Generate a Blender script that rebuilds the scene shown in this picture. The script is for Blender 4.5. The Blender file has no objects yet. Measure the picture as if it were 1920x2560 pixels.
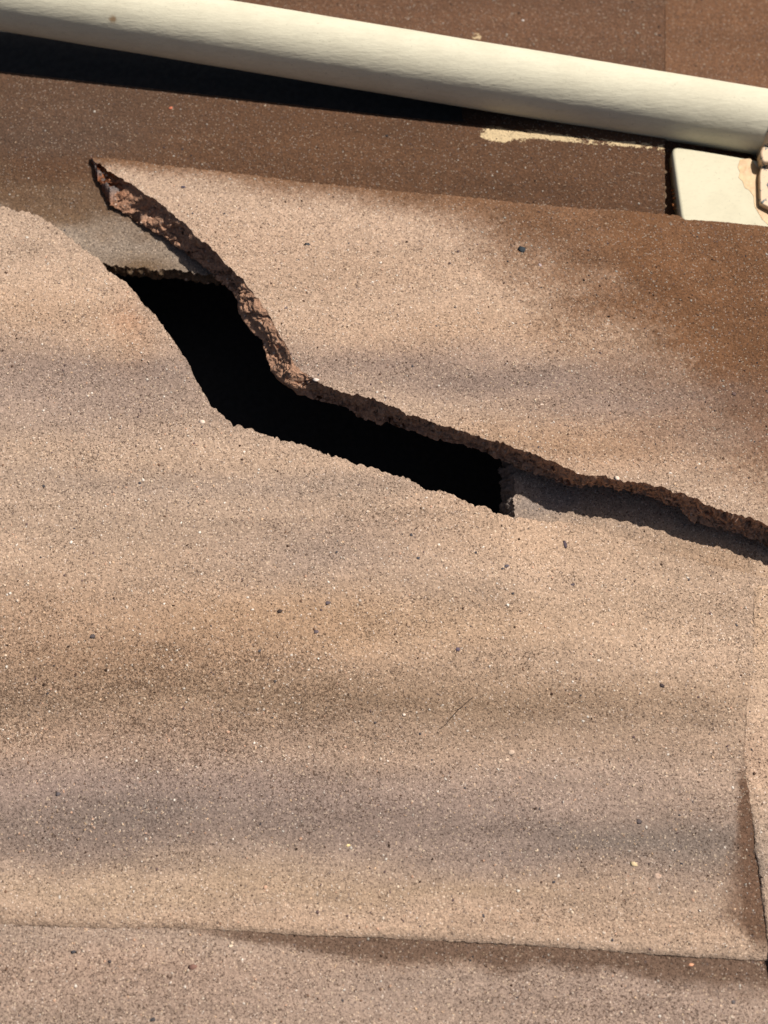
import bpy, math
import numpy as np
from mathutils import Vector

# ------------------------------------------------------------------ camera, sky, sun, exposure
scene = bpy.context.scene
W, D, TILT = 0.365, 0.55, math.radians(18.0)      # frame width at the tile, distance, lean of the view
CAM = np.array([0.0, -D * math.sin(TILT), D * math.cos(TILT)])
UP = np.array([0.0, math.cos(TILT), math.sin(TILT)])
FW = np.array([0.0, math.sin(TILT), -math.cos(TILT)])
cam_data = bpy.data.cameras.new('camera')
cam = bpy.data.objects.new('camera', cam_data)
scene.collection.objects.link(cam)
cam.location = CAM
cam.rotation_euler = (TILT, 0, 0)
cam_data.sensor_fit = 'HORIZONTAL'
cam_data.sensor_width = 36.0
cam_data.lens = 36.0 * D / W
cam_data.clip_start = 0.01
cam_data.clip_end = 200.0
cam_data.dof.use_dof = True
cam_data.dof.focus_distance = 0.535
cam_data.dof.aperture_fstop = 9.0
scene.camera = cam

SUN = np.array([0.45, 0.37, 0.81]); SUN /= np.linalg.norm(SUN)
world = bpy.data.worlds.new('World'); scene.world = world
world.use_nodes = True
wn = world.node_tree.nodes; wl = world.node_tree.links
sky = wn.new('ShaderNodeTexSky'); sky.sky_type = 'NISHITA'; sky.sun_disc = False
sky.sun_elevation = math.asin(SUN[2])
sky.sun_rotation = math.atan2(SUN[0], SUN[1])
sky.dust_density = 3.0
wl.new(sky.outputs[0], wn['Background'].inputs[0])
wn['Background'].inputs[1].default_value = 0.05
sl = bpy.data.lights.new('sun', 'SUN'); sl.energy = 5.0; sl.angle = math.radians(0.7); sl.color = (1.0, 0.96, 0.90)
so = bpy.data.objects.new('sun', sl); scene.collection.objects.link(so)
so.location = SUN * 3
so.rotation_euler = Vector(SUN).to_track_quat('Z', 'Y').to_euler()
scene.view_settings.view_transform = 'Standard'
scene.view_settings.look = 'None'
scene.view_settings.gamma = 1.0
scene.view_settings.use_curve_mapping = False
scene.view_settings.exposure = 0.06

# ------------------------------------------------------------------ helpers
COL = scene.collection
rng = np.random.default_rng(7)


def ground(px, py, zmm):
    """Point of the roof at height zmm (mm) that is seen at photo position (px, py)."""
    px, py, zmm = np.broadcast_arrays(np.asarray(px, float), np.asarray(py, float), np.asarray(zmm, float))
    a = (px - 960.0) / 1920.0 * W
    b = -(py - 1280.0) / 1920.0 * W
    d = FW * D + a[..., None] * np.array([1.0, 0, 0]) + b[..., None] * UP
    s = (zmm / 1000.0 - CAM[2]) / d[..., 2]
    return CAM + d * s[..., None]


def _h(ix, iy, iz, seed):
    n = (ix * 374761393 + iy * 668265263 + iz * 2147483647 + seed * 1274126177) & 0xffffffff
    n = ((n ^ (n >> 13)) * 1274126177) & 0xffffffff
    n = ((n ^ (n >> 15)) * 2246822519) & 0xffffffff
    return ((n ^ (n >> 16)) & 0xffff) / 65535.0


def vnoise(x, y, z=0.0, seed=0):
    x, y, z = np.broadcast_arrays(np.asarray(x, float), np.asarray(y, float), np.asarray(z, float))
    ix, iy, iz = np.floor(x).astype(np.int64), np.floor(y).astype(np.int64), np.floor(z).astype(np.int64)
    fx, fy, fz = x - ix, y - iy, z - iz
    fx, fy, fz = fx * fx * (3 - 2 * fx), fy * fy * (3 - 2 * fy), fz * fz * (3 - 2 * fz)
    r = 0
    for dx in (0, 1):
        for dy in (0, 1):
            for dz in (0, 1):
                w = (fx if dx else 1 - fx) * (fy if dy else 1 - fy) * (fz if dz else 1 - fz)
                r = r + w * _h(ix + dx, iy + dy, iz + dz, seed)
    return r * 2 - 1


def fbm(x, y, z=0.0, oct=4, seed=0, gain=0.5):
    r, a, f = 0, 1.0, 1.0
    for o in range(oct):
        r = r + a * vnoise(np.asarray(x) * f, np.asarray(y) * f, np.asarray(z) * f, seed + o * 17)
        a *= gain; f *= 2.03
    return r


def sm(a, b, x):
    t = np.clip((np.asarray(x, float) - a) / (b - a), 0, 1)
    return t * t * (3 - 2 * t)


def curve(pts):
    p = np.array(pts, float)
    return lambda x: np.interp(x, p[:, 0], p[:, 1])


def smooth_curve(pts, k=40.0):
    p = np.array(pts, float)
    xs = np.arange(p[0, 0], p[-1, 0] + 1, 4.0)
    ys = np.interp(xs, p[:, 0], p[:, 1])
    n = int(k); ker = np.hanning(2 * n + 1); ker /= ker.sum()
    ys = np.convolve(np.pad(ys, n, mode='edge'), ker, mode='valid')
    return lambda x: np.interp(x, xs, ys)


def lin(r, g, b):
    f = lambda c: (c / 255 / 12.92) if c / 255 <= 0.04045 else ((c / 255 + 0.055) / 1.055) ** 2.4
    return np.array([f(r), f(g), f(b)])


def add_mesh(name, verts, quads, mats, cols=None, extra=None, parent=None, smooth=True, mat_idx=None, origin=None):
    verts = np.asarray(verts, float)
    if parent is not None:
        org = np.array(parent['_org'])
    else:
        org = verts.mean(0) if origin is None else np.asarray(origin, float)
        if origin is None:
            org[2] = verts[:, 2].min()
    me = bpy.data.meshes.new(name)
    me.from_pydata((verts - org).tolist(), [], quads if isinstance(quads, list) else quads.tolist())
    if smooth:
        me.polygons.foreach_set('use_smooth', np.ones(len(me.polygons), bool))
    if not isinstance(mats, (list, tuple)):
        mats = [mats]
    for m in mats:
        me.materials.append(m)
    if mat_idx is not None:
        me.polygons.foreach_set('material_index', np.asarray(mat_idx, np.int32))
    if cols is not None:
        at = me.attributes.new('tint', 'FLOAT_COLOR', 'POINT')
        c4 = np.ones((len(verts), 4), np.float32); c4[:, :3] = cols
        at.data.foreach_set('color', c4.ravel())
    for k, v in (extra or {}).items():
        at = me.attributes.new(k, 'FLOAT', 'POINT')
        at.data.foreach_set('value', np.asarray(v, np.float32))
    me.update()
    o = bpy.data.objects.new(name, me)
    COL.objects.link(o)
    if parent is not None:
        o.parent = parent
    else:
        o.location = org
        o['_org'] = [float(v) for v in org]
    return o


def tag(o, label, cat, group=None, kind=None):
    if label: o['label'] = label
    if cat: o['category'] = cat
    if group: o['group'] = group
    o['kind'] = kind or 'thing'
    return o


def grid_quads(R, C, off=0, flip=False):
    i = np.arange(R * C).reshape(R, C) + off
    q = np.stack([i[:-1, :-1], i[1:, :-1], i[1:, 1:], i[:-1, 1:]], -1).reshape(-1, 4)
    return q[:, ::-1] if flip else q


# ------------------------------------------------------------------ materials
class NT:
    def __init__(self, name):
        self.m = bpy.data.materials.new(name); self.m.use_nodes = True
        self.n = self.m.node_tree.nodes; self.l = self.m.node_tree.links
        self.b = self.n['Principled BSDF']

    def node(self, t, ins=None, **kw):
        n = self.n.new(t)
        for k, v in kw.items(): setattr(n, k, v)
        for k, v in (ins or {}).items():
            if isinstance(v, bpy.types.NodeSocket): self.l.new(v, n.inputs[k])
            else: n.inputs[k].default_value = v
        return n

    def math(self, op, a, b=0.0, c=0.0, clamp=False):
        n = self.node('ShaderNodeMath', {0: a, 1: b, 2: c}, operation=op, use_clamp=clamp); return n.outputs[0]

    def ramp(self, v, a, b, lo=0.0, hi=1.0):
        n = self.node('ShaderNodeMapRange', {'Value': v, 'From Min': a, 'From Max': b, 'To Min': lo, 'To Max': hi}, clamp=True)
        return n.outputs[0]

    def mix(self, f, a, b, mode='MIX'):
        n = self.node('ShaderNodeMix', data_type='RGBA', blend_type=mode)
        for idx, v in ((0, f), (6, a), (7, b)):
            if isinstance(v, bpy.types.NodeSocket): self.l.new(v, n.inputs[idx])
            else: n.inputs[idx].default_value = v if idx == 0 else (*v, 1.0)
        return n.outputs[2]

    def noise(self, vec, scale, detail=3, rough=0.55, dist=0.0):
        return self.node('ShaderNodeTexNoise', {'Vector': vec, 'Scale': scale, 'Detail': detail, 'Roughness': rough, 'Distortion': dist}).outputs[0]

    def pos(self, sx=1.0, sy=1.0, sz=1.0):
        g = self.node('ShaderNodeNewGeometry')
        m = self.node('ShaderNodeVectorMath', {0: g.outputs['Position'], 1: (1000 * sx, 1000 * sy, 1000 * sz)}, operation='MULTIPLY')
        return m.outputs[0]                     # millimetres


def concrete(name, grain=1.0, pits=1.0, light=1.0, spec=0.15, bump=1.0, paint=False, rough_amp=1.0):
    t = NT(name)
    P = t.pos()
    tint = t.node('ShaderNodeAttribute', attribute_name='tint').outputs['Color']
    wear = t.node('ShaderNodeAttribute', attribute_name='rough').outputs['Fac']
    # fine sandy mottling
    n1 = t.noise(P, 0.9, 3, 0.6)
    n2 = t.noise(P, 0.16, 4, 0.6)
    f = t.math('MULTIPLY', t.ramp(n1, 0.3, 0.7, 1 - 0.30 * grain, 1 + 0.28 * grain), t.ramp(n2, 0.3, 0.7, 0.93, 1.07))
    c = t.mix(1.0, tint, t.node('ShaderNodeCombineColor', {0: f, 1: f, 2: f}).outputs[0], 'MULTIPLY')
    # sand grains: each cell its own tone
    Pd = t.node('ShaderNodeVectorMath', {0: P, 1: t.node('ShaderNodeTexNoise', {'Vector': P, 'Scale': 0.8, 'Detail': 2.0}).outputs['Color']}, operation='ADD').outputs[0]
    v = t.node('ShaderNodeTexVoronoi', {'Vector': Pd, 'Scale': 1.2}, feature='F1')
    sep = t.node('ShaderNodeSeparateColor', {0: v.outputs['Color']})
    core = t.ramp(v.outputs['Distance'], 0.28, 0.48, 1.0, 0.0)
    lightg = t.math('MULTIPLY', core, t.ramp(sep.outputs[0], 0.83, 0.87, 0.0, 0.85 * light))
    darkg = t.math('MULTIPLY', core, t.ramp(sep.outputs[0], 0.115, 0.085, 0.0, 0.62 * pits))
    warm = t.mix(sep.outputs[1], tuple(lin(228, 196, 160)), tuple(lin(226, 205, 190)))
    lum = t.ramp(t.node('ShaderNodeSeparateColor', {0: tint}).outputs[1], 0.03, 0.3, 0.34, 1.0)
    lum3 = t.node('ShaderNodeCombineColor', {0: lum, 1: lum, 2: lum}).outputs[0]
    warm = t.mix(1.0, warm, lum3, 'MULTIPLY')
    c = t.mix(lightg, c, warm)
    cold = t.mix(sep.outputs[2], tuple(lin(66, 48, 38)), tuple(lin(84, 76, 76)))
    c = t.mix(darkg, c, cold)
    v2 = t.node('ShaderNodeTexVoronoi', {'Vector': Pd, 'Scale': 0.62}, feature='F1')
    s2 = t.node('ShaderNodeSeparateColor', {0: v2.outputs['Color']})
    core2 = t.ramp(v2.outputs['Distance'], 0.22, 0.4, 1.0, 0.0)
    c = t.mix(t.math('MULTIPLY', core2, t.ramp(s2.outputs[0], 0.955, 0.965, 0.0, 0.6 * light)), c, t.mix(1.0, tuple(lin(225, 200, 172)), lum3, 'MULTIPLY'))
    c = t.mix(t.math('MULTIPLY', core2, t.ramp(s2.outputs[0], 0.06, 0.05, 0.0, 0.6 * pits)), c, tuple(lin(88, 76, 74)))
    # pits: short dark hollows between the grains
    pn = t.noise(P, 1.15, 2.5, 0.62, 1.1)
    patch = t.ramp(t.noise(t.pos(0.22, 1, 1), 0.09, 4, 0.6), 0.35, 0.65, -0.02, 0.035)
    thr = t.math('ADD', t.math('MULTIPLY_ADD', wear, -0.07, 0.582), patch)
    pit = t.ramp(t.math('SUBTRACT', pn, thr), 0.0, 0.07)
    c = t.mix(t.math('MULTIPLY', pit, 0.78 * pits), c, tuple(lin(78, 56, 42)))
    if paint:
        pm = t.node('ShaderNodeAttribute', attribute_name='paint').outputs['Fac']
        pk = t.math('ADD', pm, t.math('MULTIPLY', t.math('SUBTRACT', t.noise(t.pos(1, 1.6, 1), 0.4, 5, 0.75), 0.5), 2.1))
        c = t.mix(t.ramp(pk, 0.55, 0.62), c, tuple(lin(205, 180, 140)))
    t.l.new(c, t.b.inputs['Base Color'])
    t.b.inputs['Roughness'].default_value = 0.92
    t.b.inputs['Specular IOR Level'].default_value = spec
    h = t.math('ADD', t.math('MULTIPLY', pit, -0.55), t.math('MULTIPLY', n1, 0.55 * rough_amp))
    h = t.math('ADD', h, t.math('MULTIPLY', core, 0.16))
    h = t.math('ADD', h, t.math('MULTIPLY', t.noise(P, 0.4, 3, 0.5), 0.7 * rough_amp))
    bp = t.node('ShaderNodeBump', {'Height': h, 'Distance': 0.0008 * bump, 'Strength': 0.8})
    t.l.new(bp.outputs[0], t.b.inputs['Normal'])
    return t.m


def fracture(name):
    t = NT(name)
    P = t.pos()
    tint = t.node('ShaderNodeAttribute', attribute_name='tint').outputs['Color']
    n1 = t.noise(P, 0.7, 4, 0.65)
    v = t.node('ShaderNodeTexVoronoi', {'Vector': P, 'Scale': 0.6}, feature='F1')
    sep = t.node('ShaderNodeSeparateColor', {0: v.outputs['Color']})
    f = t.ramp(n1, 0.3, 0.7, 0.6, 1.3)
    c = t.mix(1.0, tint, t.node('ShaderNodeCombineColor', {0: f, 1: f, 2: f}).outputs[0], 'MULTIPLY')
    c = t.mix(t.math('MULTIPLY', t.ramp(v.outputs['Distance'], 0.25, 0.45, 1, 0), t.ramp(sep.outputs[0], 0.9, 0.92, 0, 0.7)), c, tuple(lin(215, 190, 170)))
    c = t.mix(t.math('MULTIPLY', t.ramp(v.outputs['Distance'], 0.25, 0.45, 1, 0), t.ramp(sep.outputs[0], 0.14, 0.12, 0, 0.6)), c, tuple(lin(80, 66, 60)))
    t.l.new(c, t.b.inputs['Base Color'])
    t.b.inputs['Roughness'].default_value = 0.95
    t.b.inputs['Specular IOR Level'].default_value = 0.1
    h = t.math('ADD', n1, t.math('MULTIPLY', v.outputs['Distance'], -0.6))
    bp = t.node('ShaderNodeBump', {'Height': h, 'Distance': 0.0009, 'Strength': 0.9})
    t.l.new(bp.outputs[0], t.b.inputs['Normal'])
    return t.m


def grain_mat(name, rough=0.9):
    t = NT(name)
    tint = t.node('ShaderNodeAttribute', attribute_name='tint').outputs['Color']
    n = t.noise(t.pos(), 1.5, 3)
    f = t.ramp(n, 0.3, 0.7, 0.8, 1.15)
    c = t.mix(1.0, tint, t.node('ShaderNodeCombineColor', {0: f, 1: f, 2: f}).outputs[0], 'MULTIPLY')
    t.l.new(c, t.b.inputs['Base Color'])
    t.b.inputs['Roughness'].default_value = rough
    t.b.inputs['Specular IOR Level'].default_value = 0.12
    return t.m


def cream_paint(name, base, streak=1.0, patch=None):
    t = NT(name)
    P = t.pos(0.22, 1, 1)
    n = t.noise(P, 0.4, 5, 0.65)
    n2 = t.noise(t.pos(), 0.05, 3, 0.5)
    n3 = t.noise(t.pos(), 0.6, 4, 0.6)
    c = t.mix(t.ramp(n, 0.45, 0.75, 0, 0.28 * streak), tuple(base), tuple(np.array(base) * np.array([0.72, 0.72, 0.74])))
    c = t.mix(t.ramp(n2, 0.42, 0.65, 0, 0.6), c, tuple(np.array(base) * np.array([0.88, 0.87, 0.86])))
    n4 = t.noise(t.pos(0.5, 1, 1), 0.8, 4, 0.65)
    c = t.mix(t.ramp(n4, 0.5, 0.72, 0, 0.28), c, tuple(np.array(base) * np.array([0.7, 0.69, 0.68])))
    c = t.mix(t.ramp(n3, 0.66, 0.72, 0, 0.4), c, tuple(lin(120, 112, 92)))
    st = t.node('ShaderNodeAttribute', attribute_name='stain').outputs['Fac']
    sn = t.math('ADD', st, t.math('MULTIPLY', t.math('SUBTRACT', t.noise(t.pos(), 0.5, 3), 0.5), 0.6))
    c = t.mix(t.ramp(sn, 0.3, 0.8, 0, 0.75), c, tuple(lin(140, 98, 48)))
    t.l.new(c, t.b.inputs['Base Color'])
    t.b.inputs['Roughness'].default_value = 0.75
    t.b.inputs['Specular IOR Level'].default_value = 0.15
    h = t.math('ADD', t.math('MULTIPLY', n, 0.7 * streak), t.math('MULTIPLY', n4, 0.22 * streak))
    bp = t.node('ShaderNodeBump', {'Height': h, 'Distance': 0.0007, 'Strength': 0.6})
    t.l.new(bp.outputs[0], t.b.inputs['Normal'])
    return t.m


def simple(name, c1, c2, scale, rough=0.8, bump=0.0004, thr=(0.4, 0.6), metallic=0.0):
    t = NT(name)
    n = t.noise(t.pos(), scale, 4, 0.6)
    c = t.mix(t.ramp(n, *thr), tuple(c1), tuple(c2))
    t.l.new(c, t.b.inputs['Base Color'])
    t.b.inputs['Roughness'].default_value = rough
    t.b.inputs['Metallic'].default_value = metallic
    bp = t.node('ShaderNodeBump', {'Height': n, 'Distance': bump, 'Strength': 0.7})
    t.l.new(bp.outputs[0], t.b.inputs['Normal'])
    return t.m


M_TAN = concrete('weathered_concrete')
M_BROWN = concrete('brown_coated_concrete', grain=1.1, pits=0.85, light=0.9, spec=0.35, paint=True, rough_amp=1.2)
M_FRAC = fracture('broken_concrete')
M_GRAIN = grain_mat('aggregate')
M_CREAM = cream_paint('cream_pipe_paint', lin(213, 205, 180))
M_BLOCK = cream_paint('cream_block_paint', lin(212, 203, 175), 0.08)
M_FELT_SHADE = simple('felt_and_shade', (0.018, 0.017, 0.016), (0.03, 0.028, 0.026), 0.3)  # deck covering, and the black strip that stands for the pipe's shadow
M_SEAL = simple('tan_sealant', lin(206, 172, 122), lin(190, 152, 104), 0.2, 0.5)
M_STRAP = simple('chipped_strap', lin(214, 184, 150), lin(92, 98, 96), 0.3, 0.6, bump=0.0002, thr=(0.57, 0.59))
M_BOLT = simple('rusty_steel', lin(120, 100, 80), lin(150, 135, 115), 0.6, 0.5, metallic=0.5)
M_TWIG = simple('dark_fibre', lin(62, 44, 34), lin(46, 34, 28), 0.8)
M_LEAF = simple('dry_leaf_litter', lin(196, 120, 62), lin(120, 70, 36), 0.7)

TAN = lin(189, 161, 138)
SC = 0.86


def tint(px, py, base, blobs, seed, warp=1.0, strength=0.72):
    wx = fbm(px / 260, py / 110, seed=seed, oct=3) * 70 * warp
    wy = fbm(px / 300, py / 120, seed=seed + 5, oct=3) * 26 * warp
    X, Y = px + wx, py + wy
    c = np.ones(px.shape + (3,)) * base
    for (cx, cy, sx, sy, rgb, w) in blobs:
        a = w * np.exp(-0.5 * (((X - cx) / sx) ** 2 + ((Y - cy) / sy) ** 2))
        a = np.clip(a * strength, 0, 1)[..., None]
        c = c * (1 - a) + lin(*rgb) * a
    st = fbm(px / 420, py / 45, seed=seed + 9, oct=4)
    bl = fbm(px / 200, py / 40, seed=seed + 13, oct=4)
    c = c * (1 + 0.06 * st + 0.05 * bl)[..., None]
    return c * SC


def tile_body(xs, top, bot, rows, zf, thick, thick_edge, colf, extra=None, seed=0, power=1.0,
              jit_top=2.0, jit_bot=2.0, bumps=0.12, skirt_top=True, nose=(0, 0)):
    """Top sheet between the curves top(x) and bot(x) plus the underside and rims. Returns verts, quads, dict."""
    C = len(xs)
    t = np.linspace(0, 1, rows)
    yt = top(xs) + jit_top * fbm(xs / 9, xs * 0, seed=seed + 1, oct=4, gain=0.6) * 1.0
    yb = bot(xs) + jit_bot * fbm(xs / 9, xs * 0 + 5, seed=seed + 2, oct=4, gain=0.6)
    PY = yt[None, :] * (1 - t[:, None]) + yb[None, :] * t[:, None]
    PX = np.broadcast_to(xs[None, :], PY.shape)
    z = zf(PX, PY)
    z = z + bumps * fbm(PX / 14, PY / 14, seed=seed + 3, oct=3) + 2.2 * bumps * fbm(PX / 120, PY / 90, seed=seed + 4, oct=2)
    dt = (PY - yt[None, :]); db = (yb[None, :] - PY)
    if nose[0]: z = z - nose[1] * np.exp(-dt / nose[0])
    if nose[0]: z = z - nose[1] * np.exp(-db / nose[0])
    return PX, PY, z


def assemble(name, PX, PY, z, thick, mat, cols, extra=None, rims=('t', 'b', 'l', 'r'), rim_rows=4, rim_amp=0.5, seed=0, mat_rim=None, rim_tint=None, slant=None):
    R, C = PX.shape
    V = ground(PX, PY, z)
    verts = [V.reshape(-1, 3)]
    cl = [cols.reshape(-1, 3)]
    ex = {k: [np.broadcast_to(v, PX.shape).ravel()] for k, v in (extra or {}).items()}
    quads = [grid_quads(R, C)]
    mi = [np.zeros(len(quads[0]), int)]
    n = R * C
    th = np.broadcast_to(thick, PX.shape) / 1000.0
    low = V.copy(); low[..., 2] -= th
    ring_defs = {'t': (V[0], low[0]), 'b': (V[-1][::-1], low[-1][::-1]), 'l': (V[::-1, 0], low[::-1, 0]), 'r': (V[:, -1], low[:, -1])}
    rc = cols.reshape(-1, 3).mean(0) if rim_tint is None else np.asarray(rim_tint)
    for k in rims:
        a, b = ring_defs[k]
        if slant and k in slant: b = b + np.array(slant[k])
        L = len(a); w = np.linspace(0, 1, rim_rows)
        G = a[None] * (1 - w[:, None, None]) + b[None] * w[:, None, None]
        amp = np.sin(np.pi * w)[:, None] * rim_amp / 1000
        nx = fbm(G[..., 0] * 400, G[..., 1] * 400, G[..., 2] * 400, seed=seed + 31, oct=3)
        d = np.zeros_like(a); tg = np.gradient(a, axis=0); d[:, 0] = -tg[:, 1]; d[:, 1] = tg[:, 0]
        d /= np.linalg.norm(d, axis=1, keepdims=True) + 1e-12
        G = G + d[None] * (nx * amp)[..., None]
        verts.append(G.reshape(-1, 3)); cl.append(np.ones((rim_rows * L, 3)) * rc)
        for e in ex: ex[e].append(np.zeros(rim_rows * L))
        q = grid_quads(rim_rows, L, n, True)
        quads.append(q); mi.append(np.full(len(q), 1 if mat_rim else 0)); n += rim_rows * L
    # underside: a coarse copy of the sheet, one thickness lower
    ri = np.unique(np.linspace(0, R - 1, 24).astype(int))
    verts.append(low[ri].reshape(-1, 3)); cl.append(np.ones((len(ri) * C, 3)) * rc)
    for e in ex: ex[e].append(np.zeros(len(ri) * C))
    q = grid_quads(len(ri), C, n, True)
    quads.append(q); mi.append(np.full(len(q), 1 if mat_rim else 0))
    return add_mesh(name, np.concatenate(verts), np.concatenate(quads), [mat] + ([mat_rim] if mat_rim else []),
                    np.concatenate(cl), {k: np.concatenate(v) for k, v in ex.items()}, mat_idx=np.concatenate(mi))


# unit pebble: squashed, uneven 20-face ball
def ico():
    p = (1 + 5 ** 0.5) / 2
    v = np.array([(-1, p, 0), (1, p, 0), (-1, -p, 0), (1, -p, 0), (0, -1, p), (0, 1, p), (0, -1, -p), (0, 1, -p), (p, 0, -1), (p, 0, 1), (-p, 0, -1), (-p, 0, 1)], float)
    v /= np.linalg.norm(v[0])
    f = [(0, 11, 5), (0, 5, 1), (0, 1, 7), (0, 7, 10), (0, 10, 11), (1, 5, 9), (5, 11, 4), (11, 10, 2), (10, 7, 6), (7, 1, 8), (3, 9, 4), (3, 4, 2), (3, 2, 6), (3, 6, 8), (3, 8, 9), (4, 9, 5), (2, 4, 11), (6, 2, 10), (8, 6, 7), (9, 8, 1)]
    return v, np.array(f)


ICO_V, ICO_F = ico()
PAL_L = [lin(214, 190, 164), lin(226, 212, 196), lin(210, 176, 144), lin(204, 184, 164), lin(198, 158, 132)]
PAL_D = [lin(92, 70, 58), lin(84, 80, 82), lin(104, 84, 82), lin(70, 52, 42), lin(120, 92, 74)]


def scatter_grains(parent, PX, PY, z, count, seed, light_share=0.5, size=(0.25, 0.75), dens=None, cols_in=None):
    """Sand and stone grains standing a little proud of the tile, all in one mesh."""
    r = np.random.default_rng(seed)
    R, C = PX.shape
    V = ground(PX, PY, z)
    # area-weighted choice by sampling in photo space over the sheet
    i = r.integers(0, R - 1, count * 3); j = r.integers(0, C - 1, count * 3)
    area = np.abs(np.linalg.norm(V[1:, :-1] - V[:-1, :-1], axis=2) * np.linalg.norm(V[:-1, 1:] - V[:-1, :-1], axis=2))
    p = area[i, j] * (1 if dens is None else dens(PX[i, j], PY[i, j])); p /= p.sum()
    k = r.choice(len(i), count, p=p); i, j = i[k], j[k]
    fi, fj = r.random(count)[:, None], r.random(count)[:, None]
    pos = (V[i, j] * (1 - fi) + V[i + 1, j] * fi) * (1 - fj) + (V[i, j + 1] * (1 - fi) + V[i + 1, j + 1] * fi) * fj
    e1 = V[i, j + 1] - V[i, j]; e2 = V[i, j] - V[i + 1, j]
    nrm = np.cross(e1, e2); nrm /= np.linalg.norm(nrm, axis=1, keepdims=True) + 1e-15
    nrm[~np.isfinite(nrm).all(1)] = (0, 0, 1)
    s = (size[0] + (size[1] - size[0]) * r.random(count) ** 3.5) / 1000
    ang = r.random(count) * 6.283
    t1 = np.stack([np.cos(ang), np.sin(ang), 0 * ang], 1); t1 -= nrm * (t1 * nrm).sum(1, keepdims=True); t1 /= np.linalg.norm(t1, axis=1, keepdims=True)
    t2 = np.cross(nrm, t1)
    el = 0.35 + 0.6 * r.random(count)
    vv = ICO_V[None] * (1 + 0.8 * (r.random((count, 12, 1)) - 0.5))
    pts = pos[:, None] + (t1[:, None] * vv[..., 0:1] + t2[:, None] * vv[..., 1:2] * el[:, None, None] + nrm[:, None] * vv[..., 2:3] * 0.28) * s[:, None, None]
    cols = np.where((r.random(count) < light_share)[:, None], np.array(PAL_L)[r.integers(0, 5, count)], np.array(PAL_D)[r.integers(0, 5, count)])
    cols = cols * (0.8 + 0.3 * r.random((count, 1)))
    if cols_in is not None:
        cols = cols * np.clip(cols_in[i, j, 1] / 0.26, 0.48, 1.0)[:, None]
    f = (ICO_F[None] + (np.arange(count) * 12)[:, None, None]).reshape(-1, 3)
    o = add_mesh('aggregate_grains', pts.reshape(-1, 3), f, M_GRAIN, np.repeat(cols, 12, 0), parent=parent, smooth=True)
    o['kind'] = 'stuff'
    return o


def pebble(parent, px, py, zf, wpx, hpx, rgb, rot=0.0, seed=0):
    r = np.random.default_rng(seed + int(px))
    c = ground(px, py, float(zf(np.array(px, float), np.array(py, float))) + 0.05)
    k = W / 1920 / 2
    v = ICO_V * (1 + 0.7 * (r.random((12, 1)) - 0.5))
    a, b = v[:, 0] * wpx * k, v[:, 1] * hpx * k
    p = np.stack([a * math.cos(rot) - b * math.sin(rot), a * math.sin(rot) + b * math.cos(rot), v[:, 2] * min(wpx, hpx) * k * 0.2], 1) + c
    return add_mesh('pebble', p, ICO_F, M_GRAIN, np.ones((12, 3)) * lin(*rgb), parent=parent, smooth=True)


# ------------------------------------------------------------------ roof deck below the tiles
dv = np.array([(-2, -2, -0.06), (2, -2, -0.06), (2, 2, -0.06), (-2, 2, -0.06),
               (-2, -2, -0.075), (2, -2, -0.075), (2, 2, -0.075), (-2, 2, -0.075)])
deck = add_mesh('roof_deck', dv, [(0, 1, 2, 3), (7, 6, 5, 4), (0, 4, 5, 1), (1, 5, 6, 2), (2, 6, 7, 3), (3, 7, 4, 0)], M_FELT_SHADE, smooth=False)
tag(deck, 'black felted roof deck far down inside the crack', None, kind='structure')

# ------------------------------------------------------------------ outlines measured on the photograph (1920 x 2560)
FR_TOP = [(231, 395), (284, 438), (323, 455), (346, 473), (381, 496), (427, 530), (465, 561), (489, 588), (519, 611), (546, 635), (566, 662), (600, 692), (627, 727), (651, 754), (678, 797), (701, 839), (720, 866), (733, 905), (751, 928), (783, 945), (819, 968), (874, 985), (924, 992), (975, 1014), (1018, 1036), (1062, 1046), (1109, 1064), (1159, 1079), (1206, 1095), (1243, 1102), (1279, 1117), (1313, 1127), (1365, 1148), (1417, 1169), (1456, 1189), (1512, 1191), (1560, 1204), (1612, 1208), (1669, 1224), (1721, 1239), (1769, 1261), (1816, 1278), (1860, 1291), (1920, 1313), (2000, 1345), (2200, 1420), (2700, 1600)]
FR_BOT = [(229, 397), (237, 428), (246, 453), (273, 511), (323, 542), (365, 569), (411, 592), (458, 627), (508, 666), (547, 700), (589, 739), (597, 781), (616, 816), (655, 855), (668, 897), (678, 932), (705, 959), (751, 988), (812, 1005), (874, 1021), (895, 1043), (953, 1061), (968, 1057), (1026, 1075), (1083, 1099), (1145, 1108), (1214, 1130), (1243, 1143), (1300, 1172), (1352, 1187), (1404, 1208), (1439, 1218), (1469, 1208), (1560, 1215), (1604, 1235), (1647, 1252), (1703, 1267), (1721, 1300), (1816, 1328), (1851, 1330), (1894, 1356), (1920, 1369), (2000, 1400), (2200, 1475), (2700, 1655)]
FR_EDGE = [(231, 394), (312, 399), (405, 413), (492, 422), (590, 434), (654, 440), (758, 456), (856, 464), (989, 479), (1110, 487), (1203, 496), (1307, 508), (1452, 521), (1556, 526), (1678, 538), (1799, 545), (1920, 560), (2200, 590), (2700, 640)]
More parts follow.
